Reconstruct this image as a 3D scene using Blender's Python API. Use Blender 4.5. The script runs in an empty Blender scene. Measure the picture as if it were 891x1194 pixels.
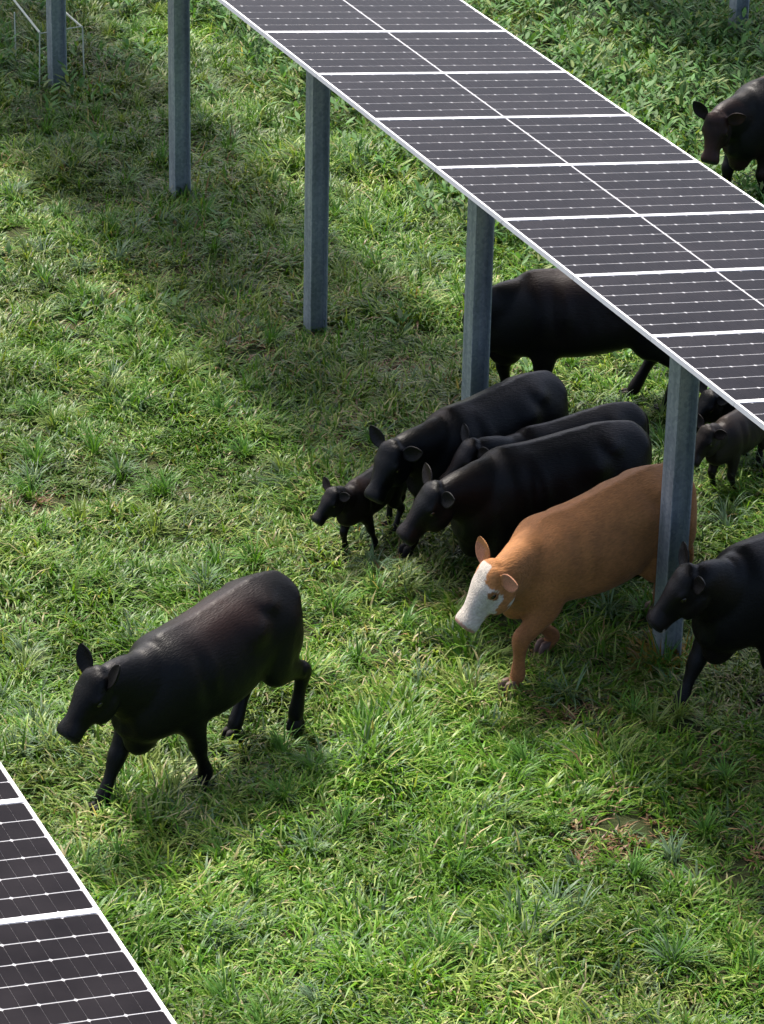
import bpy, bmesh, math, random
import numpy as np
from mathutils import Matrix, Vector, Quaternion

SC = bpy.context.scene
COL = SC.collection
R = math.radians
random.seed(4)
rng = np.random.default_rng(11)

# ------------------------------------------------------------------ camera
CAM_H, PITCH, ROLL, FPX = 12.4705, 0.462672, 0.022738, 3965.34
cp, sp = math.cos(PITCH), math.sin(PITCH)
fw = Vector((0, cp, -sp)); rt0 = Vector((1, 0, 0)); up0 = Vector((0, sp, cp))
cr_, sr_ = math.cos(ROLL), math.sin(ROLL)
rt = cr_ * rt0 + sr_ * up0
up = -sr_ * rt0 + cr_ * up0
cd = bpy.data.cameras.new('camera')
cam = bpy.data.objects.new('camera', cd); COL.objects.link(cam)
m = Matrix(((rt.x, up.x, -fw.x, 0), (rt.y, up.y, -fw.y, 0), (rt.z, up.z, -fw.z, CAM_H), (0, 0, 0, 1)))
cam.matrix_world = m
cd.sensor_fit = 'VERTICAL'; cd.sensor_height = 24.0; cd.lens = 24.0 * FPX / 1194.0
cd.clip_end = 3000
SC.camera = cam

# ------------------------------------------------------------------ row frame (along = A towards the viewer, across = N to the right)
TH = 2.70808
A = Vector((math.sin(TH), math.cos(TH), 0)); N = Vector((-math.cos(TH), math.sin(TH), 0))
ORG = Vector((-1.0839, 26.9865, 0)) + N * 1.14            # a point under the centre line of the middle row
def RC(a, n, z=0.0):
    p = ORG + A * a + N * n
    return Vector((p.x, p.y, z))

# ------------------------------------------------------------------ light
SUN_EL = R(57); sun_h = Vector((-A.x, -A.y, 0)); sun_h.rotate(Quaternion((0, 0, 1), R(-2)))
sun_dir = Vector((sun_h.x * math.cos(SUN_EL), sun_h.y * math.cos(SUN_EL), math.sin(SUN_EL)))
w = bpy.data.worlds.new('World'); SC.world = w; w.use_nodes = True
nt = w.node_tree
sky = nt.nodes.new('ShaderNodeTexSky'); sky.sky_type = 'NISHITA'; sky.sun_disc = False
sky.sun_elevation = SUN_EL; sky.sun_rotation = math.atan2(sun_dir.x, sun_dir.y) % (2 * math.pi)
sky.air_density = 0.65; sky.dust_density = 4.5; sky.ozone_density = 0.7
bg = nt.nodes['Background']; bg.inputs['Strength'].default_value = 0.15
nt.links.new(sky.outputs[0], bg.inputs['Color'])
sl = bpy.data.lights.new('sun', 'SUN'); sl.energy = 2.4; sl.angle = R(5.5); sl.color = (1.0, 0.95, 0.86)
so = bpy.data.objects.new('sun', sl); COL.objects.link(so)
so.rotation_euler = sun_dir.to_track_quat('Z', 'Y').to_euler(); so.location = (0, 30, 30)
vs = SC.view_settings
vs.view_transform = 'Standard'; vs.look = 'None'; vs.exposure = 1.70; vs.gamma = 1.0; vs.use_curve_mapping = False

# ------------------------------------------------------------------ helpers
def tag(o, label=None, cat=None, group=None, kind=None):
    if label: o['label'] = label
    if cat: o['category'] = cat
    if group: o['group'] = group
    if kind: o['kind'] = kind
    return o
def empty(name, loc=(0, 0, 0), rz=0.0, s=1.0, parent=None):
    o = bpy.data.objects.new(name, None); COL.objects.link(o)
    o.empty_display_size = 0.2
    o.location = loc; o.rotation_euler = (0, 0, rz); o.scale = (s, s, s); o.parent = parent
    return o
def link_mesh(name, me, mats, parent=None):
    o = bpy.data.objects.new(name, me); COL.objects.link(o); o.parent = parent
    for mm in (mats if isinstance(mats, (list, tuple)) else [mats]): me.materials.append(mm)
    return o
def smooth(me):
    me.polygons.foreach_set('use_smooth', [True] * len(me.polygons))
def box(bm, c, s, mat=0, rot=None):
    r = bmesh.ops.create_cube(bm, size=1.0)
    M = Matrix.Translation(Vector(c))
    if rot is not None: M = M @ rot
    M = M @ Matrix.Diagonal((s[0], s[1], s[2], 1))
    bmesh.ops.transform(bm, matrix=M, verts=r['verts'])
    for f in {f for v in r['verts'] for f in v.link_faces}: f.material_index = mat
def rod(bm, a, b, r, seg=8):
    a = Vector(a); b = Vector(b); d = b - a
    q = bmesh.ops.create_cone(bm, cap_ends=True, segments=seg, radius1=r, radius2=r, depth=d.length)
    M = Matrix.Translation((a + b) / 2) @ d.to_track_quat('Z', 'Y').to_matrix().to_4x4()
    bmesh.ops.transform(bm, matrix=M, verts=q['verts'])
def bm_mesh(name, bm):
    me = bpy.data.meshes.new(name); bm.normal_update(); bm.to_mesh(me); bm.free(); return me

def _hash(ix, iy, seed):
    h = (ix.astype(np.int64) * 374761393 + iy.astype(np.int64) * 668265263 + seed * 1274126177) & 0xffffffff
    h = ((h ^ (h >> 13)) * 1274126177) & 0xffffffff
    return ((h ^ (h >> 16)) & 0xffff) / 65535.0
def vnoise(x, y, scale, seed=0):
    x = np.asarray(x, float) / scale; y = np.asarray(y, float) / scale
    ix = np.floor(x); iy = np.floor(y); fx = x - ix; fy = y - iy
    fx = fx * fx * (3 - 2 * fx); fy = fy * fy * (3 - 2 * fy)
    ix = ix.astype(np.int64); iy = iy.astype(np.int64)
    a = _hash(ix, iy, seed); b = _hash(ix + 1, iy, seed); c = _hash(ix, iy + 1, seed); d = _hash(ix + 1, iy + 1, seed)
    return (a * (1 - fx) + b * fx) * (1 - fy) + (c * (1 - fx) + d * fx) * fy
def fbm(x, y, scale, seed=0, n=3):
    t = 0; amp = 1; tot = 0
    for k in range(n):
        t = t + amp * vnoise(x, y, scale / 2 ** k, seed + 17 * k); tot += amp; amp *= 0.5
    return t / tot
def ground_z(x, y):
    return (fbm(x, y, 1.6, 5) - 0.5) * 0.10 + (vnoise(x, y, 0.35, 9) - 0.5) * 0.03

# ------------------------------------------------------------------ materials
class NB:
    def __init__(s, name):
        s.m = bpy.data.materials.new(name); s.m.use_nodes = True; s.t = s.m.node_tree
        s.p = s.t.nodes['Principled BSDF']; s.out = s.t.nodes['Material Output']
    def n(s, kind, **k):
        q = s.t.nodes.new(kind)
        for a, b in k.items():
            if a.startswith('i_'): q.inputs[a[2:].replace('_', ' ')].default_value = b
            else: setattr(q, a, b)
        return q
    def l(s, a, b): s.t.links.new(a, b)
    def noise(s, scale, detail=3, rough=0.55, coord='Object'):
        tc = s.n('ShaderNodeTexCoord'); q = s.n('ShaderNodeTexNoise')
        q.inputs['Scale'].default_value = scale; q.inputs['Detail'].default_value = detail; q.inputs['Roughness'].default_value = rough
        s.l(tc.outputs[coord], q.inputs['Vector']); return q.outputs['Fac']
    def ramp(s, fac, stops):
        q = s.n('ShaderNodeValToRGB'); e = q.color_ramp.elements
        while len(e) < len(stops): e.new(0.5)
        for k, (p, c) in enumerate(stops): e[k].position = p; e[k].color = (*c, 1)
        s.l(fac, q.inputs['Fac']); return q.outputs['Color']
    def bump(s, h, strength=0.2, dist=0.01):
        b = s.n('ShaderNodeBump'); b.inputs['Strength'].default_value = strength; b.inputs['Distance'].default_value = dist
        s.l(h, b.inputs['Height']); s.l(b.outputs['Normal'], s.p.inputs['Normal'])
    def set(s, **k):
        for a, b in k.items(): s.p.inputs[a.replace('_', ' ')].default_value = b
        return s

def mat_soil():
    b = NB('soil'); f = b.noise(1.2, 6, 0.65)
    b.l(b.ramp(f, [(0.35, (0.018, 0.028, 0.008)), (0.55, (0.034, 0.038, 0.014)), (0.75, (0.075, 0.055, 0.035))]), b.p.inputs['Base Color'])
    b.set(Roughness=0.95); b.p.inputs['Specular IOR Level'].default_value = 0.1
    b.bump(b.noise(25, 5), 0.6, 0.03); return b.m
def mat_blade(name, gloss=0.40):
    b = NB(name)
    at = b.n('ShaderNodeAttribute'); at.attribute_name = 'tint'
    b.l(at.outputs['Color'], b.p.inputs['Base Color'])
    b.set(Roughness=gloss); b.p.inputs['Specular IOR Level'].default_value = 0.16
    tr = b.n('ShaderNodeBsdfTranslucent')
    mul = b.n('ShaderNodeMix', data_type='RGBA', blend_type='MULTIPLY'); mul.inputs['Factor'].default_value = 1.0
    b.l(at.outputs['Color'], mul.inputs['A']); mul.inputs['B'].default_value = (1.25, 1.2, 0.55, 1)
    b.l(mul.outputs['Result'], tr.inputs['Color'])
    mx = b.n('ShaderNodeMixShader'); mx.inputs['Fac'].default_value = 0.32
    b.l(b.p.outputs[0], mx.inputs[1]); b.l(tr.outputs[0], mx.inputs[2]); b.l(mx.outputs[0], b.out.inputs['Surface'])
    return b.m
def mat_coat(name, gloss=0.5, spec=0.35, sheen=0.15, nap=0.6):
    b = NB(name)
    at = b.n('ShaderNodeAttribute'); at.attribute_name = 'coat'
    f = b.noise(14, 4, 0.6)
    mr = b.n('ShaderNodeMapRange'); mr.inputs['From Min'].default_value = 0.3; mr.inputs['From Max'].default_value = 0.7
    mr.inputs['To Min'].default_value = 0.88; mr.inputs['To Max'].default_value = 1.10; b.l(f, mr.inputs['Value'])
    mul = b.n('ShaderNodeVectorMath', operation='SCALE'); b.l(at.outputs['Color'], mul.inputs[0]); b.l(mr.outputs['Result'], mul.inputs['Scale'])
    b.l(mul.outputs[0], b.p.inputs['Base Color'])
    b.set(Roughness=gloss); b.p.inputs['Specular IOR Level'].default_value = spec
    b.p.inputs['Sheen Weight'].default_value = sheen; b.p.inputs['Sheen Roughness'].default_value = 0.45
    # short hair lying back along the body: stretched fine noise
    tc = b.n('ShaderNodeTexCoord'); mp = b.n('ShaderNodeMapping'); mp.inputs['Scale'].default_value = (26, 120, 75)
    b.l(tc.outputs['Object'], mp.inputs['Vector'])
    nz = b.n('ShaderNodeTexNoise'); nz.inputs['Scale'].default_value = 1.0; nz.inputs['Detail'].default_value = 4
    b.l(mp.outputs[0], nz.inputs['Vector'])
    mr2 = b.n('ShaderNodeMapRange'); mr2.inputs['From Min'].default_value = 0.3; mr2.inputs['From Max'].default_value = 0.7
    mr2.inputs['To Min'].default_value = 0.80; mr2.inputs['To Max'].default_value = 1.2; b.l(nz.outputs['Fac'], mr2.inputs['Value'])
    mu2 = b.n('ShaderNodeVectorMath', operation='SCALE'); b.l(mul.outputs[0], mu2.inputs[0]); b.l(mr2.outputs['Result'], mu2.inputs['Scale'])
    b.l(mu2.outputs[0], b.p.inputs['Base Color'])
    b.bump(nz.outputs['Fac'], nap, 0.012); return b.m
def mat_simple(name, col, rough=0.5, metal=0.0, spec=0.5, coat=0.0):
    b = NB(name); b.set(Roughness=rough, Metallic=metal); b.p.inputs['Base Color'].default_value = (*col, 1)
    b.p.inputs['Specular IOR Level'].default_value = spec; b.p.inputs['Coat Weight'].default_value = coat; return b.m
def mat_galv(name='galvanised steel'):
    b = NB(name)
    tc = b.n('ShaderNodeTexCoord'); vo = b.n('ShaderNodeTexVoronoi'); vo.inputs['Scale'].default_value = 38
    b.l(tc.outputs['Object'], vo.inputs['Vector'])
    mp = b.n('ShaderNodeMapping'); mp.inputs['Scale'].default_value = (14, 14, 0.9); b.l(tc.outputs['Object'], mp.inputs['Vector'])
    st = b.n('ShaderNodeTexNoise'); st.inputs['Scale'].default_value = 1.0; st.inputs['Detail'].default_value = 5; b.l(mp.outputs[0], st.inputs['Vector'])
    mixf = b.n('ShaderNodeMath', operation='MULTIPLY_ADD'); mixf.inputs[1].default_value = 0.22
    sep = b.n('ShaderNodeSeparateColor'); b.l(vo.outputs['Color'], sep.inputs[0])
    b.l(sep.outputs[0], mixf.inputs[0]); b.l(st.outputs['Fac'], mixf.inputs[2])
    b.l(b.ramp(mixf.outputs[0], [(0.3, (0.16, 0.19, 0.21)), (0.62, (0.29, 0.325, 0.345)), (0.9, (0.44, 0.47, 0.48))]), b.p.inputs['Base Color'])
    b.set(Roughness=0.45, Metallic=0.6); b.bump(st.outputs['Fac'], 0.12, 0.004); return b.m
def mat_cell():
    b = NB('silicon cell')
    f = b.noise(3.1, 3); g = b.noise(0.9, 2)
    ad = b.n('ShaderNodeMath', operation='ADD'); b.l(f, ad.inputs[0]); b.l(g, ad.inputs[1])
    hf = b.n('ShaderNodeMath', operation='MULTIPLY'); hf.inputs[1].default_value = 0.5; b.l(ad.outputs[0], hf.inputs[0])
    b.l(b.ramp(hf.outputs[0], [(0.35, (0.0050, 0.0044, 0.0054)), (0.65, (0.0110, 0.0096, 0.0108))]), b.p.inputs['Base Color'])
    b.set(Roughness=0.24); b.p.inputs['Specular IOR Level'].default_value = 0.014; b.p.inputs['Specular Tint'].default_value = (1.0, .96, .95, 1)
    return b.m
M_soil = mat_soil(); M_blade = mat_blade('grass blade'); M_leaf = mat_blade('weed leaf', 0.55)
M_black = mat_coat('black coat', 0.42, 0.12, 0.0, 0.34); M_tan = mat_coat('tan coat', 0.65, 0.12, 0.05)
M_eye = mat_simple('eye', (0.012, 0.008, 0.006), 0.08); M_hoof = mat_simple('hoof horn', (0.010, 0.009, 0.008), 0.7, 0, 0.15)
M_hoofp = mat_simple('pale hoof horn', (0.09, 0.05, 0.035), 0.6)
M_galv = mat_galv(); M_alu = mat_simple('anodised aluminium', (0.52, 0.52, 0.52), 0.5, 0.2)
M_cell = mat_cell(); M_back = mat_simple('white backsheet', (0.34, 0.34, 0.345), 0.35, 0, 0.2)
M_under = mat_simple('panel underside', (0.45, 0.45, 0.46), 0.6)
M_rod = mat_simple('weathered white fibreglass', (0.42, 0.44, 0.34), 0.6)

# ------------------------------------------------------------------ ground sheet
def build_ground():
    fine_x = np.arange(-11, 14.01, 0.2); fine_y = np.arange(12, 46.01, 0.2)
    xs = np.concatenate([[-900, -300, -120, -50, -25, -16], fine_x, [19, 30, 60, 140, 320, 900]])
    ys = np.concatenate([[-400, -150, -50, -10, 4], fine_y, [52, 64, 90, 160, 400, 1200]])
    X, Y = np.meshgrid(xs, ys)
    Z = ground_z(X, Y) - 0.01
    V = np.stack([X, Y, Z], -1).reshape(-1, 3)
    nx = len(xs); i, j = np.meshgrid(np.arange(nx - 1), np.arange(len(ys) - 1)); k = (j * nx + i).ravel()
    F = np.stack([k, k + 1, k + nx + 1, k + nx], -1)
    me = bpy.data.meshes.new('ground'); me.from_pydata(V.tolist(), [], F.tolist()); smooth(me)
    o = link_mesh('ground', me, M_soil); tag(o, 'grassy pasture soil under the solar rows', 'ground', kind='structure')
build_ground()

# ------------------------------------------------------------------ solar rows
MOD, WID, PH, TILT = 1.1282, 2.28, 3.4286 - 0.1299, 0.114185
PITCHX = MOD
TILT_M = None
def panel_meshes():
    L, Wd = WID, MOD - 0.007
    T = 0.035; lip = 0.014
    # laminate: local x across the row (long side), y along the row
    bm = bmesh.new()
    zt = 0.0
    def quad(x0, x1, y0, y1, z, mi):
        f = bm.faces.new([bm.verts.new(v) for v in ((x0, y0, z), (x1, y0, z), (x1, y1, z), (x0, y1, z))]); f.material_index = mi
    quad(-L / 2 + lip, L / 2 - lip, -Wd / 2 + lip, Wd / 2 - lip, zt - 0.0030, 1)
    fb = bm.faces.new([bm.verts.new(v) for v in reversed(((-L/2+lip, -Wd/2+lip, -0.009), (L/2-lip, -Wd/2+lip, -0.009), (L/2-lip, Wd/2-lip, -0.009), (-L/2+lip, Wd/2-lip, -0.009)))]); fb.material_index = 2
    cw = (Wd - 2 * lip - 0.012) / 6; half = (L / 2 - lip - 0.008 - 0.008)
    nc = 12; ch = half / nc; gap = 0.0085; gx = 0.0010; cf = 0.010
    rr = random.Random(3)
    for sgn in (-1, 1):
        for c in range(nc):
            for r in range(6):
                x0 = sgn * 0.008 + (c * ch if sgn > 0 else -(c + 1) * ch); x1 = x0 + ch
                y0 = -3 * cw + r * cw; y1 = y0 + cw
                x0 += gx / 2; x1 -= gx / 2; y0 += gap / 2; y1 -= gap / 2
                # half-cut cell: two chamfered corners on its outer long side
                if c % 2 == 0: pts = [(x0 + cf, y0), (x1, y0), (x1, y1), (x0 + cf, y1), (x0, y1 - cf), (x0, y0 + cf)]
                else: pts = [(x0, y0), (x1 - cf, y0), (x1, y0 + cf), (x1, y1 - cf), (x1 - cf, y1), (x0, y1)]
                f = bm.faces.new([bm.verts.new((px, py, zt - 0.0015)) for px, py in pts]); f.material_index = 0
    lam = bm_mesh('laminate', bm)
    bm = bmesh.new()
    lipw = 0.018
    for s in (-1, 1):
        box(bm, (0, s * (Wd / 2 - lipw / 2), -T / 2 + 0.0015), (L, lipw, T))
        box(bm, (s * (L / 2 - lipw / 2), 0, -T / 2 + 0.0015), (lipw, Wd - 2 * lipw, T))
    fr = bm_mesh('frame', bm)
    return lam, fr
LAM, FRM = panel_meshes()
for mm in (M_cell, M_back, M_under): LAM.materials.append(mm)
FRM.materials.append(M_alu)

def h_post_mesh(h):
    bm = bmesh.new(); D, F, t = 0.168, 0.165, 0.011          # x across the row: depth between flanges; y: flange width
    for s in (-1, 1): box(bm, (s * (D / 2 - t / 2), 0, h / 2 - 0.2), (t, F, h + 0.4))
    box(bm, (0, 0, h / 2 - 0.2), (D - 2 * t, 0.008, h + 0.4))
    return bm_mesh('post', bm)
POST_H = PH - 0.22
PM = h_post_mesh(POST_H); PM.materials.append(M_galv)
ROT_ROW = math.atan2(N.y, N.x)             # local x = N ; local y = -A
def build_row(label, n_off, joint0, k0, k1, posts):
    root = empty('solar_array', RC(0, n_off, 0), ROT_ROW)
    tag(root, label, 'solar row', 'parallel rows of solar panels on steel posts')
    a0 = joint0 + k0 * MOD; a1 = joint0 + k1 * MOD
    def put(name, me, parent, loc=(0, 0, 0), rot=(0, 0, 0)):
        o = bpy.data.objects.new(name, me); COL.objects.link(o); o.parent = parent; o.location = loc; o.rotation_euler = rot; return o
    tilt = TILT
    for k in range(k0, k1):
        ac = joint0 + (k + 0.5) * MOD
        o = put('solar_panel', LAM, root, (0, -ac, PH), (0.0, tilt + random.uniform(-.0006, .0006), 0))
        put('frame', FRM, o)
    bm = bmesh.new(); box(bm, (0, -(a0 + a1) / 2, PH - 0.16), (0.13, a1 - a0 - 0.1, 0.13))
    put('torque_tube', bm_mesh('torque_tube', bm), root).data.materials.append(M_galv)
    bm = bmesh.new(); box(bm, (0, 0, 0), (1.0, 0.05, 0.055)); rail = bm_mesh('mounting_rail', bm); rail.materials.append(M_galv)
    for k in range(k0, k1 + 1):
        put('mounting_rail', rail, root, (0, -(joint0 + k * MOD), PH - 0.066), (0.0, tilt, 0))
    for a in posts:
        x = RC(a, n_off)
        put('post', PM, root, (0, -a, float(ground_z(np.array(x.x), np.array(x.y)))))
    return root
build_row('long central row of dark solar panels above the herd', 0.0, 0.0, -15, 12,
          [-15.2, -11.8, -8.55, -4.87, -1.44, 1.9, 5.31, 8.75, 12.2])
build_row('nearest row of solar panels, only its edge showing beside the lone black cow', -7.9, 10.3915 , -8, 4, [-1.5, 1.9, 5.3, 8.75, 12.2])
build_row('distant solar row whose single post stands among leafy weeds beyond the central row', 7.9, 0.35, -14, 8, [-14.4, -10.9, -7.5, -4.0, -0.6, 2.9, 6.3])

# ------------------------------------------------------------------ rod guard around the far post
def build_guard():
    root = empty('rod_guard', RC(-8.78, -0.1, 0), ROT_ROW)
    tag(root, 'thin white rod guard frame around the farthest post of the central row', 'guard frame')
    def part(name, a, b, r):
        bm = bmesh.new(); rod(bm, a, b, r); link_mesh(name, bm_mesh(name, bm), M_rod, root)
    h = 0.60; x0, x1, y0, y1 = -0.06, 0.43, -0.14, 0.62
    for x, y, lean in ((x0, y0, -0.02), (x1, y0, 0.01), (x0 - .03, y1, 0), (x1, y1, 0)):
        part('stake', (x + lean, y, -0.1), (x, y, h), 0.008)
    part('rail', (x0, y0, h), (x0 - .03, y1 + .5, h + .20), 0.012); part('rail', (x1, y0, h), (x1, y1, h), 0.011)
    part('rail', (x0, y0, h - .01), (x1, y0, h + .015), 0.006)
build_guard()
# ------------------------------------------------------------------ cattle
def catmull(P, n):
    P = np.asarray(P, float); K = len(P); out = []
    Q = np.vstack([2 * P[0] - P[1], P, 2 * P[-1] - P[-2]])
    for t in np.linspace(0, K - 1, n):
        i = min(int(t), K - 2); f = t - i
        a, b, c, d = Q[i], Q[i + 1], Q[i + 2], Q[i + 3]
        out.append(0.5 * ((2 * b) + (-a + c) * f + (2 * a - 5 * b + 4 * c - d) * f * f + (-a + 3 * b - 3 * c + d) * f ** 3))
    return np.array(out)
def skin_rings(bm, rings):
    vs_ = [[bm.verts.new(p) for p in r] for r in rings]; n = len(vs_[0])
    for a, b in zip(vs_[:-1], vs_[1:]):
        for k in range(n): bm.faces.new((a[k], a[(k + 1) % n], b[(k + 1) % n], b[k]))
    bm.faces.new(vs_[0][::-1]); bm.faces.new(vs_[-1])
def tube(bm, pts, radii, n=18, seg=14, flat=None):
    """closed tapered tube; flat = ratio of sideways (y) radius to radius"""
    S = catmull(np.column_stack([pts, radii, flat if flat is not None else np.ones(len(pts))]), n)
    C = S[:, :3]; rr = np.maximum(S[:, 3], 0.004); ff = S[:, 4]
    T = np.gradient(C, axis=0); T /= np.linalg.norm(T, axis=1)[:, None]
    rings = []
    for c, t, r, f in zip(C, T, rr, ff):
        y = np.array([0, 1.0, 0]); y = y - t * (t @ y); y /= np.linalg.norm(y); x = np.cross(y, t)
        an = np.linspace(0, 2 * np.pi, seg, endpoint=False)
        rings.append([c + x * r * math.cos(q) + y * r * f * math.sin(q) for q in an])
    # rounded ends
    def cap(c, t, r, f, sgn, ring):
        return [c + sgn * t * r * 0.6 + (np.array(p) - c) * 0.55 for p in ring]
    rings = [cap(C[0], T[0], rr[0], ff[0], -1, rings[0])] + rings + [cap(C[-1], T[-1], rr[-1], ff[-1], 1, rings[-1])]
    skin_rings(bm, rings)
def ball(bm, c, r, rot=None):
    q = bmesh.ops.create_icosphere(bm, subdivisions=3, radius=1.0)
    M = Matrix.Translation(Vector(c)) @ (rot if rot is not None else Matrix.Identity(4)) @ Matrix.Diagonal((*r, 1))
    bmesh.ops.transform(bm, matrix=M, verts=q['verts'])

def ik(a, b, l1, l2, bend):
    """middle joint between a and b, pushed along bend"""
    a = np.array(a, float); b = np.array(b, float); d = b - a; D = np.linalg.norm(d)
    if D > (l1 + l2) * 0.995: return a + d * l1 / (l1 + l2)
    x = (l1 * l1 - l2 * l2 + D * D) / (2 * D); hgt = math.sqrt(max(l1 * l1 - x * x, 0))
    u = d / D; bd = np.array(bend, float); bd = bd - u * (u @ bd); bd /= np.linalg.norm(bd)
    return a + u * x + bd * hgt

def make_cow(name, label, cat, loc, yaw, s, head, hyaw, hpitch, feet, style, group='cattle walking under the solar panels', calf=False, earpose=(.6, .25), drop=0.0, tail_sw=0.0, lip=False, slim=1.0):
    root = empty(name, loc, yaw, s); tag(root, label, cat, group)
    bm = bmesh.new()
    slim = slim * (0.80 if calf else 1.0); belly = 0.09 if calf else 0.0; hs = 1.22 if calf else 1.0; lt = .84
    # trunk: x, top, bottom, half width
    st = np.array([(-.845, 1.12, .86, .06), (-.82, 1.21, .78, .135), (-.755, 1.268, .72, .190), (-.62, 1.305, .67, .232), (-.45, 1.325, .625, .258), (-.25, 1.315, .565, .282),
                   (0.0, 1.298, .530, .300), (.2, 1.288, .525, .297), (.36, 1.30, .530, .270), (.48, 1.29, .530, .245), (.60, 1.21, .535, .218), (.72, 1.10, .56, .180), (.82, .98, .63, .12)])
    S = catmull(st, 64); rings = []
    def G(x, z, cx, cz, sx, sz): return math.exp(-((x - cx) / sx) ** 2 - ((z - cz) / sz) ** 2)
    for x, zt, zb, hw in S:
        dz = drop * min(1, max(0, (x + .5) / 1.0)); zt -= dz; zb += dz * .15
        zb = zb + belly * (0.8 if x < .4 else .5); hw = max(hw * slim, .03)
        zc = (zt + zb) / 2; hz = (zt - zb) / 2; ring = []
        for q in np.linspace(0, 2 * np.pi, 44, endpoint=False):
            cy, sz = math.cos(q), math.sin(q)
            y = hw * math.copysign(abs(cy) ** .84, cy) * (1 - 0.15 * sz); z = zc + hz * math.copysign(abs(sz) ** .92, sz)
            o = .050 * G(x, z, -.43, 1.22, .10, .06) + .038 * G(x, z, -.66, .95, .18, .24) + .048 * G(x, z, .44, .95, .13, .26) + .03 * G(x, z, -.77, 1.16, .06, .06) + .016 * G(x, z, .50, 1.12, .10, .10)
            o += -.050 * G(x, z, -.26, 1.12, .12, .12) - .036 * G(x, z, .24, .98, .08, .25) + .022 * G(x, z, -.02, .72, .36, .2) - .018 * G(x, z, -.36, .70, .10, .12) - .012 * G(x, z, -.60, 1.22, .12, .06)
            o += .004 * math.sin((x - .25 * z) * 46) * G(x, z, -.02, .95, .26, .22)
            y += math.copysign(o, cy) * min(1, abs(cy) * 1.6)
            if z > zc: z += .022 * math.exp(-(y / .035) ** 2) * (1 if -.75 < x < .5 else 0)
            ring.append((x, y, z))
        rings.append(ring)
    skin_rings(bm, rings)
    for sd in (-1, 1):
        ball(bm, (-.62, sd * .150 * slim, .88), (.19, .115, .27), Matrix.Rotation(R(12), 4, 'Y'))
    if not calf: ball(bm, (.64, 0, .575 + drop * .25), (.155, .10, .15), Matrix.Rotation(R(25), 4, 'Y'))
    # smooth the trunk, neck and upper limbs into one hide before the head and lower legs join
    low = bmesh.new()
    # head frame
    Pn = np.array(head, float)
    a = np.array([math.cos(hpitch) * math.cos(hyaw), math.cos(hpitch) * math.sin(hyaw), -math.sin(hpitch)])
    sv = np.array([-math.sin(hyaw), math.cos(hyaw), 0.0]); uv = np.cross(a, sv)
    # neck: deep oval from shoulders to the back of the head
    back = Pn - a * 0.02 * hs - uv * .05
    n0 = np.array([.42, 0, 1.00 - drop]); n1 = np.array([.66, 0.0, .99 - drop]); n1 = n1 + (back - n1) * np.array([.10, .3, .25])
    n2 = n1 * .45 + back * .55 + np.array([0, 0, .015])
    k = 0.85 if calf else 1.0
    tube(bm, [n0, n1, n2, back, back + a * .10], [.27 * k, .25 * k, .20 * k, .155 * hs, .12 * hs], n=20, seg=20, flat=[.70, .66, .66, .72, .8])
    # throat fold
    if not calf: tube(bm, [(.74, 0, .66), (n2 * .5 + n1 * .5) - np.array([0, 0, .19]), back + a * .06 - uv * .08], [.10, .075, .05], n=10, flat=[.7, .6, .9])
    trunk = bm; bm = low
    # skull
    hd = np.array([(-.08, .070, .070, .0), (-.05, .104, .104, .005), (0.01, .118, .126, -.012), (.07, .124, .138, -.036), (.13, .122, .144, -.050), (.19, .105, .134, -.052), (.26, .084, .112, -.046), (.33, .075, .094, -.040),
                   (.385, .083, .086, -.036), (.43, .093, .084, -.036), (.47, .091, .080, -.038), (.492, .078, .066, -.042)])
    HS = catmull(hd, 26); rings = []
    for t, w_, h_, off in HS:
        c = Pn + (a * t * (lt if t > 0 else 1) + uv * (off + .03)) * hs; ring = []
        for q in np.linspace(0, 2 * np.pi, 22, endpoint=False):
            cy, sz = math.cos(q), math.sin(q)
            yy = w_ * math.copysign(abs(cy) ** .85, cy) * (1 + (.18 * sz if t < .33 else .02 * sz)); zz = h_ * math.copysign(abs(sz) ** .85, sz)
            ring.append(c + (sv * yy + uv * zz) * hs)
        rings.append(ring)
    skin_rings(bm, rings)
    hrot = Matrix(((a[0], sv[0], uv[0], 0), (a[1], sv[1], uv[1], 0), (a[2], sv[2], uv[2], 0), (0, 0, 0, 1)))
    def H(t, y, z): return Pn + (a * t * (lt if t > 0 else 1) + sv * y + uv * z) * hs
    ball(bm, H(-.05, 0, .085), np.array((.06, .07, .055)) * hs, hrot)                # poll
    for sd in (-1, 1):
        ball(bm, H(.105, sd * .100, .052), np.array((.055, .036, .032)) * hs, hrot)   # brow
        ball(bm, H(.12, sd * .075, -.085), np.array((.13, .05, .09)) * hs, hrot)      # jaw
        ball(bm, H(.445, sd * .050, .012), np.array((.038, .032, .032)) * hs, hrot)  # nostril rim
    ears = []
    # ears: leaf-shaped, cupped, standing out sideways
    for sd in (-1, 1):
        ep = earpose[0 if sd < 0 else 1]
        base = H(-.01, sd * .098, .045); dr = sv * sd * (.95 - .45 * ep) + uv * (.12 + .40 * ep) - a * (.18 + .42 * ep); dr /= np.linalg.norm(dr)
        ax = np.cross(dr, a * .75 + uv * .65 - sv * sd * .55); ax /= np.linalg.norm(ax); nn = np.cross(ax, dr)
        prof = catmull([(-.04, .028), (0.02, .038), (.06, .056), (.10, .066), (.145, .060), (.185, .040), (.212, .016), (.218, .006)], 22); rings = []
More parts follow.
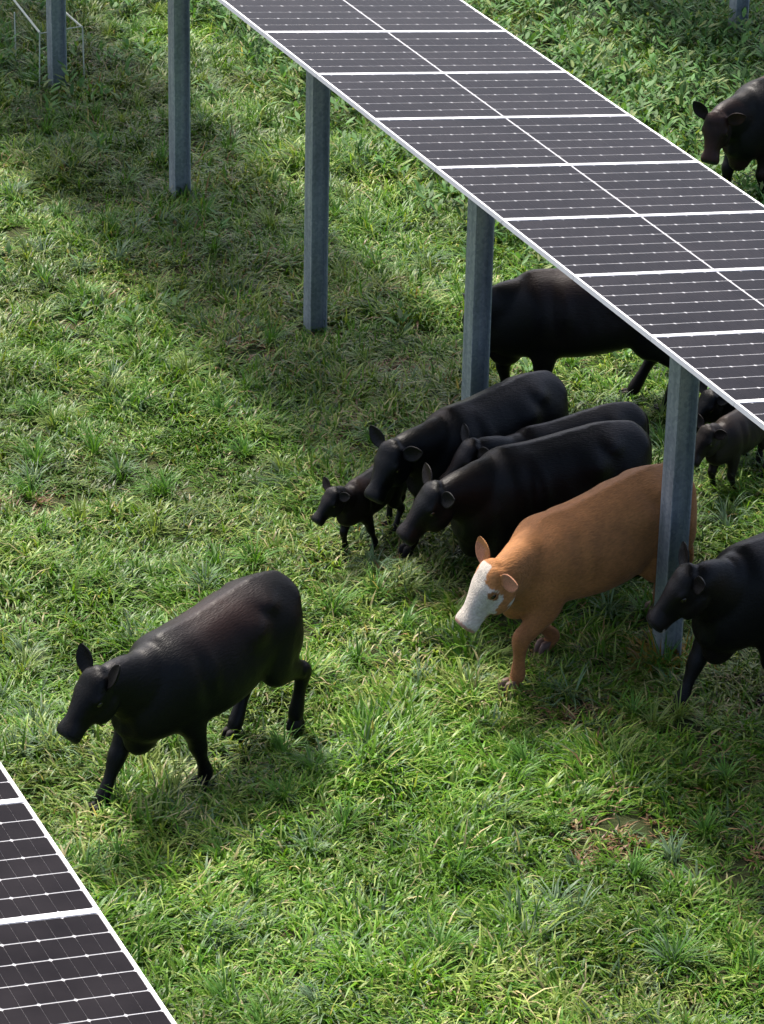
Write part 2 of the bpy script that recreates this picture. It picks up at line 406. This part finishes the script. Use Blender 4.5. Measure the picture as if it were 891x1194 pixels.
        for t, wd in prof:
            c = base + dr * t * hs - nn * (.35 * t * t) * hs; ring = []
            th_ = .011 if t < .17 else max(.003, .011 - (t - .17) * .16); cup = .30 * min(1, max(0, t / .06))
            for q in np.linspace(0, 2 * np.pi, 20, endpoint=False):
                cq, sq = math.cos(q), math.sin(q)
                ring.append(c + (ax * wd * cq + nn * (th_ * math.copysign(abs(sq) ** .6, sq) - cup * wd * (1 - cq * cq))) * hs)
            rings.append(ring)
        ears.append(rings)
    # legs
    hooves = []
    for key, fx, fy, lift in feet:
        sd = -1 if key[1] == 'R' else 1
        if key[0] == 'F':
            dx = max(-.40, min(.42, fx - .46)); fx = .46 + dx
            S0 = (.46 + .10 * dx, sd * .16 * slim, .90 - drop); E0 = (.43 + .30 * dx, sd * .17 * slim, .66 - drop * .5)
            ft = np.array((fx - .035, fy, .115 + lift)); kn = ik(E0, ft, .29, .275, (1, 0, 0.1))
            f = np.array((fx + .02, fy, .03 + lift))
            mid = (np.array(E0) + kn) / 2 + np.array((-.01, 0, 0))
            tube(trunk, [S0, E0, mid, kn], [.17, .128, .092, .064], n=16, flat=[.6, .75, .85, 1.0])
            tube(bm, [(mid + kn) / 2, kn, kn * .5 + ft * .5, ft, (ft + f) / 2, f], [.068, .069, .044, .057, .045, .058], n=18)
        else:
            dx = max(-.42, min(.42, fx + .60)); fx = -.60 + dx
            H0 = (-.58, sd * .15 * slim, 1.0); T0 = (-.46 + .33 * dx, sd * .19 * slim, .70)
            ft = np.array((fx - .035, fy, .115 + lift)); hk = ik(T0, ft, .36, .35, (-1, 0, 0.15))
            f = np.array((fx + .02, fy, .03 + lift)) if lift < .04 else np.array((fx - .06, fy, .02 + lift))
            mid = np.array(T0) * .5 + hk * .5
            tube(trunk, [H0, T0, mid, hk], [.22, .160, .100, .064], n=16, flat=[.55, .62, .72, .85])
            tube(bm, [mid * .4 + hk * .6, hk, hk * .55 + ft * .45, ft, (ft + f) / 2, f], [.070, .067, .045, .058, .045, .058], n=18)
        hooves.append((f, lift))
    # tail root and hanging tail
    sw = tail_sw
    tube(bm, [(-.72, 0, 1.19), (-.835, sw * .2, 1.15), (-.885, sw * .5, 1.02), (-.885, sw * .8, .82), (-.875, sw, .62)], [.040, .034, .026, .022, .020], n=18)
    tube(bm, [(-.885, sw, .66), (-.885, sw, .52), (-.875, sw * 1.05, .40)], [.026, .045, .016], n=10)
    def weld(b_, voxel, it):
        bmesh.ops.recalc_face_normals(b_, faces=b_.faces[:])
        me0 = bm_mesh('rough', b_)
        tmp = bpy.data.objects.new('rough', me0); COL.objects.link(tmp)
        md = tmp.modifiers.new('r', 'REMESH'); md.mode = 'VOXEL'; md.voxel_size = voxel
        m2 = tmp.modifiers.new('s', 'SMOOTH'); m2.factor = 0.5; m2.iterations = it
        dg = bpy.context.evaluated_depsgraph_get()
        out = bpy.data.meshes.new_from_object(tmp.evaluated_get(dg))
        bpy.data.objects.remove(tmp); bpy.data.meshes.remove(me0)
        return out
    t1 = weld(trunk, 0.017, 12)
    bm.from_mesh(t1); bpy.data.meshes.remove(t1)
    me = weld(bm, 0.0125, 7); me.name = 'body'
    eb = bmesh.new(); eb.from_mesh(me); nb0 = len(eb.verts); nf0 = len(eb.faces)
    for rg in ears: skin_rings(eb, rg)
    eb.faces.ensure_lookup_table(); bmesh.ops.recalc_face_normals(eb, faces=eb.faces[nf0:]); eb.to_mesh(me); eb.free()
    V = np.empty(len(me.vertices) * 3); me.vertices.foreach_get('co', V); V = V.reshape(-1, 3)
    smooth(me)
    # coat colours (markings, nostrils, mouth line and tone by height)
    d = (V - Pn) / hs; t = d @ a; t = np.where(t > 0, t / lt, t); ly = d @ sv; lz = d @ uv
    jit = (vnoise(V[:, 0] + 3 * V[:, 2], V[:, 1] + V[:, 2], .06, 3) - .5)
    patch = fbm(V[:, 0] + .7 * V[:, 1], V[:, 2] * 1.1 + V[:, 1], .45, 7 + len(label))
    if style == 'tan':
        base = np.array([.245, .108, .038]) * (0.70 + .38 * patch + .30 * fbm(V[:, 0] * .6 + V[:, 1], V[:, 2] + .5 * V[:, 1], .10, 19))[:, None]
        low = np.clip((.85 - V[:, 2]) / .5, 0, 1)[:, None]; base = base * (1 - low * np.array([.28, .32, .32]))  # tan base gets darker and redder lower down the body
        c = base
        ishead = (t > -.09) & (t < .6) & (np.abs(ly) < .16) & (lz > -.22)
        al = np.abs(ly)
        jit = (fbm(V[:, 0] * .8 + 2 * V[:, 2], V[:, 1] + V[:, 2], .05, 3, 4) - .5) * 2.2
        blaze = ishead & (((al < .055 + .35 * np.clip(t, 0, .12) + jit * .02) & (lz > 0) & (t > -.055)) | ((t > .085 + jit * .03 + .25 * np.clip(-lz, 0, .2)) & (lz > -.055 + jit * .02)))
        muz = ishead & (t + .25 * jit - np.clip(-lz, 0, .1) * .6 > .215)
        cheek = ishead & (t > .06) & (t < .3) & (lz < -.135 + jit * .03)
        wht = np.array([.36, .325, .275]) * (0.95 + .1 * patch)[:, None]
        mk = (blaze | muz | cheek)
        c = np.where(mk[:, None], wht, c)
        eye = np.sqrt((t - .128) ** 2 + (lz - .030) ** 2)
        c = np.where((ishead & (eye < .046 + jit * .012) & (np.abs(ly) > .06))[:, None], np.array([.17, .075, .03]), c)
        nose = ishead & (t > .462 + jit * .010) & (lz > -.075)
        c = np.where(nose[:, None], np.array([.28, .16, .12]), c)
        nos = np.sqrt((np.abs(ly) - .045) ** 2 + (lz + .005) ** 2) < .020
        c = np.where((ishead & (t > .33) & (np.abs(lz + .092 + .12 * np.clip(.45 - t, 0, 1)) < .007))[:, None], np.array([.12, .07, .05]), c)
        c = np.where((ishead & nos & (t > .44))[:, None], np.array([.14, .06, .04]), c)
        inner = (np.abs(ly) > .14) & (t > -.12) & (t < .12)
        c = np.where(inner[:, None], np.array([.26, .12, .065]), c)
    else:
        brown = np.array({'black': [.012, .0062, .0045], 'rusty': [.045, .019, .012], 'dark_brown': [.020, .0125, .009], 'faded': [.017, .0075, .0055]}[style])
        blk = np.array([.0026, .0026, .0027]) if style != 'dark_brown' else np.array([.011, .0085, .007])
        topw = np.clip((V[:, 2] - .95) / .3, 0, 1) * np.clip(1.3 - np.abs(V[:, 0] - .1) * 1.2, 0, 1)
        f = np.clip((patch - .47) * 4.5, 0, 1) * (.35 + .65 * topw)
        if style == 'faded': f = np.clip(topw * np.clip(1.2 - np.abs(V[:, 0] + .05) * 2.2, 0, 1) * (patch * 1.6), 0, 1)
        elif style != 'rusty': f = f * .8
        else: f = np.clip(f * 1.2 + (V[:, 0] < .3) * .5 * topw, 0, 1)
        c = blk * (1 - f)[:, None] + brown * f[:, None]
        nose = (t > .47) & (lz > -.06) & (np.abs(ly) < .1) & (t < .6)
        c = np.where(nose[:, None], np.array([.012, .012, .0125]), c)
        nos = (np.sqrt((np.abs(ly) - .05) ** 2 + (lz - .0) ** 2) < .018) & (t > .44) & (t < .6); c = np.where(nos[:, None], np.array([.002, .002, .002]), c)
        if lip: c = np.where(((t > .44) & (t < .6) & (lz > -.085) & (lz < -.045) & (np.abs(ly) < .11))[:, None], np.array([.30, .27, .25]), c)
    at = me.color_attributes.new('coat', 'FLOAT_COLOR', 'POINT')
    at.data.foreach_set('color', np.column_stack([c, np.ones(len(c))]).astype(np.float32).ravel())
    me.materials.clear()
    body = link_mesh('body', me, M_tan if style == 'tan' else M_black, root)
    # eyes
    for sd in (-1, 1):
        b = bmesh.new(); ball(b, H(.128, sd * .116, .030), np.array((.025, .016, .022)) * hs, hrot)
        e = bm_mesh('eye', b); smooth(e); link_mesh('eye', e, M_eye, root)
    # cloven hooves
    for f, lift in hooves:
        b = bmesh.new()
        for sd in (-1, 1):
            rings = []
            for z, l, wd in ((.075, .040, .024), (.04, .048, .027), (0.0, .056, .030), (-.02, .058, .031)):
                rings.append([(f[0] + .02 + (l * math.cos(q) + (.012 if z < .05 else 0)), f[1] + sd * .027 + wd * .85 * math.sin(q), lift + .03 + z - .012) for q in np.linspace(0, 2 * np.pi, 12, endpoint=False)])
            skin_rings(b, rings)
        bmesh.ops.recalc_face_normals(b, faces=b.faces[:])
        hm = bm_mesh('hoof', b); smooth(hm); link_mesh('hoof', hm, M_hoofp if style == 'tan' else M_hoof, root)
    return root, H, a, sv, uv

D = math.radians
COWS = [
 dict(name='cow', label='lone black cow walking in open sunlit grass away from the herd', cat='cow', loc=(-1.21, 20.81), yaw=-129, s=1.03, head=(1.02, .0, 1.12), hy=-9, hp=44, ear=(1, 1.15), drop=.04,
      feet=[('FR', .88, -.17, 0), ('FL', .17, .12, 0), ('HR', -.46, -.17, 0), ('HL', -.76, .13, .06)], style='faded'),
 dict(name='cow', label='tan brown cow with white face stepping past a steel post', cat='cow', loc=(1.58, 22.72), yaw=-144, s=1.07, head=(.97, .17, .95), hy=-9, hp=53, ear=(1.0, -.05), drop=.13,
      feet=[('FL', .78, .16, 0), ('FR', .22, -.16, 0), ('HL', -.50, .17, 0), ('HR', -.78, -.17, 0)], style='tan'),
 dict(name='cow', label='black cow at the right edge of the picture, head in front of the post base', cat='cow', loc=(2.993, 22.29), yaw=-139, s=1.04, head=(.97, .01, 1.18), hy=-29, hp=49, lip=True, ear=(.8, .3),
      feet=[('FR', .86, -.16, 0), ('FL', .22, .14, 0), ('HL', -.5, .17, 0), ('HR', -.75, -.17, 0)], style='black'),
 dict(name='cow', label='black cow directly behind the tan cow, its whole flank and lowered head showing', cat='cow', loc=(1.301, 23.73), yaw=-151, s=1.01, head=(1.02, .05, 1.03), hy=-6, hp=46,
      feet=[('FL', .74, .16, 0), ('FR', .30, -.16, 0), ('HL', -.65, .17, 0), ('HR', -.45, -.17, 0)], style='black'),
 dict(name='cow', label='black cow squeezed in the middle of the herd, mostly face and upper back visible', cat='cow', loc=(1.46, 24.45), yaw=-147, s=0.87, slim=.86, head=(1.06, .05, 1.22), hy=-8, hp=43,
      feet=[('FL', .45, .16, 0), ('FR', .62, -.16, 0), ('HL', -.6, .17, 0), ('HR', -.45, -.17, 0)], style='black', tail=.05),
 dict(name='cow', label='black cow with nose just behind the small leading calf', cat='cow', loc=(0.82, 24.63), yaw=-135, s=.97, head=(1.02, -.04, 1.06), hy=3, hp=50,
      feet=[('FL', .36, .16, 0), ('FR', .70, -.17, 0), ('HL', -.6, .17, 0), ('HR', -.45, -.17, 0)], style='black'),
 dict(name='calf', label='small black calf leading the herd, leftmost animal of the shaded group', cat='calf', loc=(-0.091, 24.45), yaw=-124, s=.51, head=(.98, 0, 1.22), hy=-18, hp=42,
      feet=[('FR', .52, -.14, 0), ('FL', .10, .14, 0), ('HL', -.45, .14, 0), ('HR', -.7, -.14, 0)], style='black', calf=True),
 dict(name='cow', label='black cow standing behind the herd with its head hidden by a post', cat='cow', loc=(1.72, 27.12), yaw=-171, s=1.07, head=(.86, .0, .84), hy=0, hp=84, drop=.05,
      feet=[('FR', .62, -.17, 0), ('FL', .26, .17, 0), ('HL', -.66, .17, 0), ('HR', -.45, -.17, 0)], style='black'),
 dict(name='cow', label='rusty black cow beyond the panels in the upper right, ears raised sideways', cat='cow', loc=(3.902, 32.482), yaw=-129.5, s=1.01, head=(1.04, -.02, 1.04), hy=14, hp=64,
      feet=[('FL', .42, .16, 0), ('FR', .62, -.17, 0), ('HL', -.65, .17, 0), ('HR', -.45, -.17, 0)], style='rusty', ear=(.8, .3)),
 dict(name='calf', label='dark brown calf under the panel edge to the right of the nearest post', cat='calf', loc=(2.98, 25.65), yaw=-129, s=.56, head=(.92, .03, 1.18), hy=-12, hp=48,
      feet=[('FR', .50, -.14, 0), ('FL', .36, .14, 0), ('HL', -.40, .14, 0), ('HR', -.72, -.14, .03)], style='dark_brown', calf=True, ear=(.8, .3)),
 dict(name='calf', label='black calf mostly hidden by the panel, behind the dark brown calf', cat='calf', loc=(3.18, 26.35), yaw=-140, s=.60, head=(.94, .0, 1.10), hy=-5, hp=45,
      feet=[('FR', .5, -.14, 0), ('FL', .36, .14, 0), ('HL', -.60, .14, 0), ('HR', -.5, -.14, 0)], style='black', calf=True, ear=(.8, .3)),
]
FOOT_SPOTS = []
for c in COWS:
    z = float(ground_z(np.array(c['loc'][0]), np.array(c['loc'][1])))
    make_cow(c['name'], c['label'], c['cat'], (c['loc'][0], c['loc'][1], z - .02), D(c['yaw']), c['s'], c['head'], D(c['hy']), D(c['hp']), c['feet'], c['style'],
             calf=c.get('calf', False), earpose=c.get('ear', (.6, .25)), drop=c.get('drop', 0.0), tail_sw=c.get('tail', 0.02), lip=c.get('lip', False), slim=c.get('slim', 1.0))
    for k, fx, fy, lf in c['feet']:
        cy, sy = math.cos(D(c['yaw'])), math.sin(D(c['yaw']))
        FOOT_SPOTS.append((c['loc'][0] + c['s'] * (cy * fx - sy * fy), c['loc'][1] + c['s'] * (sy * fx + cy * fy)))
# ------------------------------------------------------------------ grass and weeds
def rc_of(x, y):
    dx = x - ORG.x; dy = y - ORG.y
    return dx * A.x + dy * A.y, dx * N.x + dy * N.y
BARE = [(RC(-0.4, 0.35), .22), (RC(1.1, -3.6), .25), (RC(7.45, -1.55), .34), (RC(-1.1, -0.75), .22), (RC(8.1, -.6), .2), (RC(5.8, -1.0), .2), (RC(-9.5, -1.0), .4)]
def bare_mask(x, y):
    b = np.zeros_like(x)
    for c, r in BARE:
        d = np.hypot(x - c.x, y - c.y) / r + (vnoise(x, y, .13, 31) - .5) * .9
        b = np.maximum(b, np.clip(1.5 - d, 0, 1))
    return b
def blades(name, base, head, length, width, lean, curl, col, matl, twist=None, nseg=3, widths=(1.0, .95, .62)):
    """every blade: a tapering ribbon that rises at angle 'lean' from vertical and curls over"""
    n = len(base); hx, hy = np.cos(head), np.sin(head)
    V = np.empty((n, 2 * nseg + 1, 3), np.float32)
    p = base.copy(); tw = head + np.pi / 2 if twist is None else twist
    wx, wy = np.cos(tw), np.sin(tw)
    for k in range(nseg + 1):
        if k < nseg:
            w_ = width * widths[k] * .5
            V[:, 2 * k, 0] = p[:, 0] - wx * w_; V[:, 2 * k, 1] = p[:, 1] - wy * w_; V[:, 2 * k, 2] = p[:, 2]
            V[:, 2 * k + 1, 0] = p[:, 0] + wx * w_; V[:, 2 * k + 1, 1] = p[:, 1] + wy * w_; V[:, 2 * k + 1, 2] = p[:, 2]
            an = lean + curl * (k + .3) / nseg; sl_ = length / nseg
            p = p + np.column_stack([hx * np.sin(an) * sl_, hy * np.sin(an) * sl_, np.cos(an) * sl_])
            p[:, 2] = np.maximum(p[:, 2], base[:, 2] + .012 * (k + 1))
        else:
            V[:, 2 * k] = p
    nv = 2 * nseg + 1
    off = (np.arange(n) * nv)[:, None]
    lo = []
    for k in range(nseg - 1): lo.append(np.array([2 * k, 2 * k + 1, 2 * k + 3, 2 * k + 2]))
    lo.append(np.array([2 * nseg - 2, 2 * nseg - 1, 2 * nseg]))
    pat = np.concatenate(lo); loops = (off + pat[None, :]).ravel().astype(np.int32)
    sizes = np.array([4] * (nseg - 1) + [3]); starts1 = np.concatenate([[0], np.cumsum(sizes)[:-1]])
    starts = (np.arange(n)[:, None] * len(pat) + starts1[None, :]).ravel().astype(np.int32)
    me = bpy.data.meshes.new(name)
    me.vertices.add(n * nv); me.vertices.foreach_set('co', V.ravel())
    me.loops.add(len(loops)); me.loops.foreach_set('vertex_index', loops)
    me.polygons.add(len(starts)); me.polygons.foreach_set('loop_start', starts)
    me.update(calc_edges=True)
    at = me.color_attributes.new('tint', 'FLOAT_COLOR', 'POINT')
    cc = np.repeat(np.column_stack([col, np.ones(n)]).astype(np.float32)[:, None, :], nv, 1)
    at.data.foreach_set('color', cc.ravel())
    me.polygons.foreach_set('use_smooth', np.ones(len(starts), bool))
    return link_mesh(name, me, matl)

def view_frac(x, y):
    """rough horizontal half width of the visible wedge at depth y"""
    return 2.55 + (y - 17.7) * 0.098
def scatter(dens, y0=16.2, y1=41.0, margin=1.2):
    ys = []; xs = []
    area = (y1 - y0) * 13.0
    n = int(area * dens)
    x = rng.uniform(-6.5, 6.5, n); y = rng.uniform(y0, y1, n)
    k = np.abs(x) < view_frac(x, y) + margin
    return x[k], y[k]

def tuft_grass():
    x, y = scatter(135)
    # nearer ground shows single blades: more tufts there than far away
    keep = rng.random(len(x)) < np.clip(1.18 - (y - 17) * .020, .5, 1); x = x[keep]; y = y[keep]
    a, n = rc_of(x, y)
    bare = bare_mask(x, y)
    weedy = np.clip((n - 2.1) / 1.2, 0, 1) * np.clip((vnoise(x, y, 1.1, 77) - .2) * 3, 0, 1)
    keep = rng.random(len(x)) > np.maximum(bare * .72, weedy * .65); x = x[keep]; y = y[keep]; bare = bare[keep]; a = a[keep]; n = n[keep]
    nt_ = len(x)
    big = fbm(x, y, 2.2, 41); mid = vnoise(x, y, .55, 43); sm = vnoise(x, y, .22, 44)
    tall = np.clip(.25 + .9 * (mid - .3) + .5 * (big - .5) + .35 * (sm - .5), 0.05, 1)
    under = np.clip((1.7 - np.abs(n)) / .8, 0, 1) * np.clip(fbm(x, y, .9, 88) * 2.4 - .5, 0, 1); tall = tall * (1 - .15 * under)
    fl = vnoise(x, y, .75, 51) * 2 * np.pi * 1.6 + vnoise(x, y, .28, 52) * 2.4       # lodged direction
    kind = rng.random(nt_); dryf = np.clip((fbm(x, y, 1.3, 61) - .46) * 4, 0, 1); lush = np.clip((vnoise(x, y, .8, 63) - .5) * 3, 0, 1)
    nb = (rng.integers(13, 23, nt_) * (.75 + .5 * tall)).astype(int)
    T = np.repeat(np.arange(nt_), nb); nB = len(T)
    r = rng.random(nB) ** .5 * (.055 + .03 * tall[T]); th = rng.random(nB) * 2 * np.pi
    bx = x[T] + r * np.cos(th); by = y[T] + r * np.sin(th)
    base = np.column_stack([bx, by, ground_z(bx, by) - .012])
    w8 = rng.random(nB)
    head = np.where(w8 < .55, fl[T] + rng.normal(0, .65, nB), th + rng.normal(0, .5, nB))
    length = (.115 + .24 * tall[T]) * rng.uniform(.6, 1.25, nB)
    width = rng.uniform(.010, .020, nB) * (.8 + .5 * tall[T])
    lean = np.clip(rng.normal(.68, .35, nB), 0, 1.4) + .2 * (1 - tall[T]); curl = np.clip(rng.normal(1.6, .6, nB), 0, 2.8)
    g1 = np.array([.037, .122, .008]); g2 = np.array([.104, .200, .015]); g3 = np.array([.190, .256, .056]); straw = np.array([.34, .30, .145]); blue = np.array([.085, .14, .065])
    u = rng.random(nB)[:, None]
    col = g1 * (1 - u) + g2 * u
    m = (rng.random(nB) < .19 + .32 * dryf[T])[:, None]; col = np.where(m, g3 * rng.uniform(.75, 1.2, (nB, 1)), col)
    m = (rng.random(nB) < .02 + .10 * dryf[T] * (1 - lush[T]))[:, None]; col = np.where(m, straw * rng.uniform(.6, 1.15, (nB, 1)), col)
    m = (rng.random(nB) < .07 * under[T])[:, None]; col = np.where(m, np.array([.20, .125, .06]) * rng.uniform(.6, 1.2, (nB, 1)), col)
    m = (kind[T] < .07)[:, None]; col = np.where(m, blue * rng.uniform(.8, 1.25, (nB, 1)), col)
    col = col * (1 - .36 * lush[T])[:, None] * (.66 + .66 * big)[T][:, None] * rng.uniform(.78, 1.25, nt_)[T][:, None] * rng.uniform(.75, 1.2, (nB, 1))
    # yellowed growth at the foot of the nearest post
    pf = RC(5.36, -.02); dq = np.hypot(bx - pf.x, by - pf.y)
    m = ((dq < .24) & (rng.random(nB) < .75))[:, None]; col = np.where(m, np.array([.30, .20, .03]) * rng.uniform(.5, 1.1, (nB, 1)), col)
    # worn patches keep brown, short, flattened stems
    m = (bare[T] > .35) & (rng.random(nB) < .6); col = np.where(m[:, None], np.array([.22, .13, .075]) * rng.uniform(.6, 1.2, (nB, 1)), col); length = np.where(m, length * .6, length)
    o = blades('grass', base, head, length, width, lean, curl, col, M_blade)
    tag(o, 'long lush tufted pasture grass lying in swirls', 'grass', kind='stuff')
    print('grass blades', nB)
tuft_grass()

def clumps():
    """few hundred bigger, longer drooping tussocks that stand out of the sward"""
    x, y = scatter(2.6); nt_ = len(x)
    nb = rng.integers(28, 60, nt_); T = np.repeat(np.arange(nt_), nb); nB = len(T)
    th = rng.random(nB) * 2 * np.pi; r = rng.random(nB) * .05
    bx = x[T] + r * np.cos(th); by = y[T] + r * np.sin(th)
    base = np.column_stack([bx, by, ground_z(bx, by) - .01])
    bias = (rng.random(nt_) * 2 * np.pi)[T]
    head = np.where(rng.random(nB) < .35, bias + rng.normal(0, .5, nB), th)
    sc = rng.uniform(.7, 1.15, nt_)[T]
    length = rng.uniform(.18, .36, nB) * sc; width = rng.uniform(.008, .015, nB)
    lean = np.clip(rng.normal(.4, .25, nB), 0, 1.1); curl = np.clip(rng.normal(1.25, .35, nB), .2, 2.3)
    hue = rng.random(nt_)[T][:, None]
    col = np.where(hue < .55, np.array([.062, .150, .022]), np.where(hue < .8, np.array([.10, .16, .085]), np.array([.13, .19, .045]))) * rng.uniform(.75, 1.3, (nB, 1))
    o = blades('grass', base, head, length, width, lean, curl, col, M_blade, nseg=4, widths=(.8, 1.0, .85, .55))
    tag(o, 'taller drooping grass tussocks standing out of the sward', 'grass', kind='stuff')
clumps()

def weeds():
    x, y = scatter(60, y0=27.0, margin=1.0)
    a, n = rc_of(x, y)
    far = np.clip((n - 1.9) / .9, 0, 1) + .03 * np.clip((vnoise(x, y, 1.3, 91) - .45) * 4, 0, 1) + np.clip((-6.5 - a) / 2.5, 0, 1) * .45 * (vnoise(x, y, .8, 92) > .4)
    k = rng.random(len(x)) < far * (.35 + .75 * vnoise(x, y, .9, 93)); x = x[k]; y = y[k]; nt_ = len(x)
    nb = rng.integers(7, 15, nt_); T = np.repeat(np.arange(nt_), nb); nB = len(T)
    th = rng.random(nB) * 2 * np.pi; hgt = rng.uniform(.02, .30, nB) * rng.uniform(.5, 1.2, nt_)[T]
    bx = x[T] + .03 * np.cos(th); by = y[T] + .03 * np.sin(th)
    base = np.column_stack([bx, by, ground_z(bx, by) + hgt])
    length = rng.uniform(.07, .16, nB); width = length * rng.uniform(.22, .36, nB)
    lean = np.clip(rng.normal(1.0, .35, nB), .2, 1.6); curl = rng.uniform(.0, 1.0, nB)
    col = np.array([.062, .140, .036]) * rng.uniform(.6, 1.5, (nB, 1)); m = rng.random(nB) < .15
    col[m] = np.array([.15, .20, .06]); col *= np.column_stack([np.ones(nB), rng.uniform(.9, 1.1, nB), np.ones(nB)])
    o = blades('weeds', base, th, length, width, lean, curl, col, M_leaf, nseg=4, widths=(.25, .85, 1.0, .7))
    tag(o, 'broad leaved weeds growing thickly beyond the central solar row', 'weeds', kind='stuff')
weeds()
